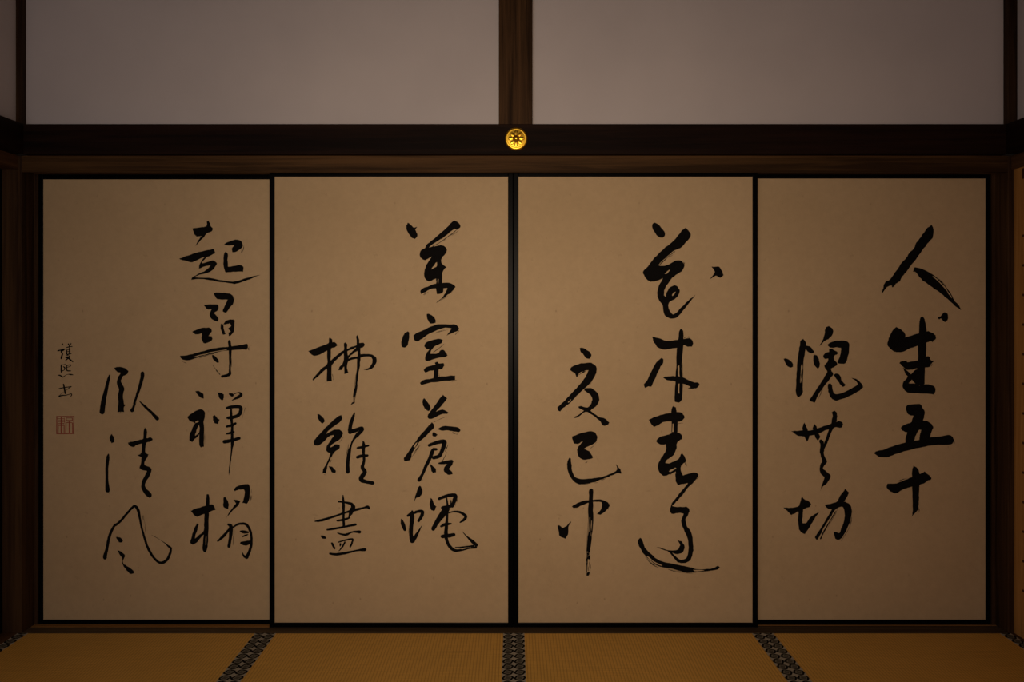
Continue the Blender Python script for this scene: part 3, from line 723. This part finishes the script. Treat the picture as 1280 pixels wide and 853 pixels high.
def lathe(prof, n=48, ox=0.0, oz=0.0):
    bm = bmesh.new(); rings = []
    for r, d in prof:
        if r < 1e-6: rings.append([bm.verts.new((cx + ox, NY - d, cz + oz))])
        else: rings.append([bm.verts.new((cx + ox + r * math.cos(2 * PI * i / n), NY - d, cz + oz + r * math.sin(2 * PI * i / n))) for i in range(n)])
    for a, b in zip(rings, rings[1:]):
        for i in range(n):
            j = (i + 1) % n
            if len(b) == 1: bm.faces.new((a[i], a[j], b[0]))
            elif len(a) == 1: bm.faces.new((a[0], b[j], b[i]))
            else: bm.faces.new((a[i], a[j], b[j], b[i]))
    return bm


link('dish', lathe([(R0, 0.0002), (R0, 0.0035), (R0 * 0.97, 0.0062), (R0 * 0.93, 0.0080), (R0 * 0.88, 0.0091), (R0 * 0.82, 0.0094), (R0 * 0.78, 0.0091), (R0 * 0.75, 0.0092), (R0 * 0.5, 0.0103), (R0 * 0.25, 0.0110), (0, 0.0112)]), M['brass'], nc, smooth=True)
for k in range(8):
    th = PI / 8 * 2 * k + PI / 2
    bm = bmesh.new(); c, s = math.cos(th), math.sin(th)
    sec = [(0.24, 0.085, 0.0112), (0.36, 0.135, 0.0116), (0.48, 0.175, 0.0113), (0.58, 0.165, 0.0108), (0.67, 0.10, 0.0104), (0.75, 0.004, 0.0098)]
    rows = []
    for r, wd, h in sec:
        row = []
        for q, hh in ((-1, -0.0016), (-0.6, 0.0), (0, -0.0004), (0.6, 0.0), (1, -0.0016)):
            lx, ly = r * R0, q * wd * R0
            row.append(bm.verts.new((cx + lx * c - ly * s, NY - h - hh - 0.0006, cz + lx * s + ly * c)))
        rows.append(row)
    for a, b in zip(rows, rows[1:]):
        for i in range(4): bm.faces.new((a[i], a[i + 1], b[i + 1], b[i]))
    link('petal', bm, M['brass'], nc, smooth=True)
kb = link('knob', lathe([(R0 * 0.21, 0.010), (R0 * 0.21, 0.0165), (R0 * 0.17, 0.0195), (R0 * 0.09, 0.0212), (0, 0.0216)], 24), M['brass'], nc, smooth=True)
link('knob_ring', lathe([(R0 * 0.30, 0.011), (R0 * 0.30, 0.0155), (R0 * 0.26, 0.0172), (R0 * 0.215, 0.0168), (R0 * 0.21, 0.0155)], 24), M['brass_dark'], nc, smooth=True)

# ---------------------------------------------------------------- side doors, just caught at the frame's edges
t = thing('sliding_screen', 'black lacquer edge of a sliding door at the far left, beside the corner post', 'sliding door', (-1.965, -0.5, 0.001))
link('frame_stile', mbox(-1.975, X(2.6, -0.001), -0.035, -0.0015, 0.0015, ZK + 0.0115, bev=0.002), M['lacquer'], t)
link('frame_stile', mbox(-1.975, X(2.6, -0.001), -0.97, -0.94, 0.0015, ZK + 0.0115, bev=0.002), M['lacquer'], t)
link('frame_rail', mbox(-1.974, X(2.6, -0.001) - 0.001, -0.94, -0.035, 0.0015, 0.022), M['lacquer'], t)
link('frame_rail', mbox(-1.974, X(2.6, -0.001) - 0.001, -0.94, -0.035, ZK - 0.006, ZK + 0.0115), M['lacquer'], t)
link('paper_panel', mbox(-1.972, -1.962, -0.945, -0.03, 0.018, ZK - 0.002), M['paper'], t)

dx = X(1267.2, -0.001)
t = thing('wooden_shutter', 'honey-coloured wooden door with a column of dark nail heads, at the far right edge', 'door', (dx + 0.02, -0.45, 0.001))
yy = -0.0015
for wdt in (0.048, 0.21, 0.21, 0.21, 0.21):
    link('plank', mbox(dx, dx + 0.022, yy - wdt + 0.0015, yy, 0.0015, ZK + 0.0115, bev=0.0012), M['honey'], t)
    yy -= wdt
bm = bmesh.new()
for k in range(14):
    z = Z(295, -0.057) - k * 0.111
    if z < 0.08: break
    b2 = bmesh.new(); bmesh.ops.create_uvsphere(b2, u_segments=12, v_segments=6, radius=0.0055)
    for v in b2.verts: v.co = Vector((dx + v.co.x * 0.45, -0.0575 + v.co.y, z + v.co.z))
    link('nail_head', b2, M['iron'], t, smooth=True)
bm.free()
link('corner_fitting', mbox(dx - 0.0015, dx + 0.001, -0.12, -0.053, Z(224, -0.05), Z(211, -0.05)), M['iron'], t)
for o in list(bpy.data.objects):
    if '_base' in o.keys(): del o['_base']
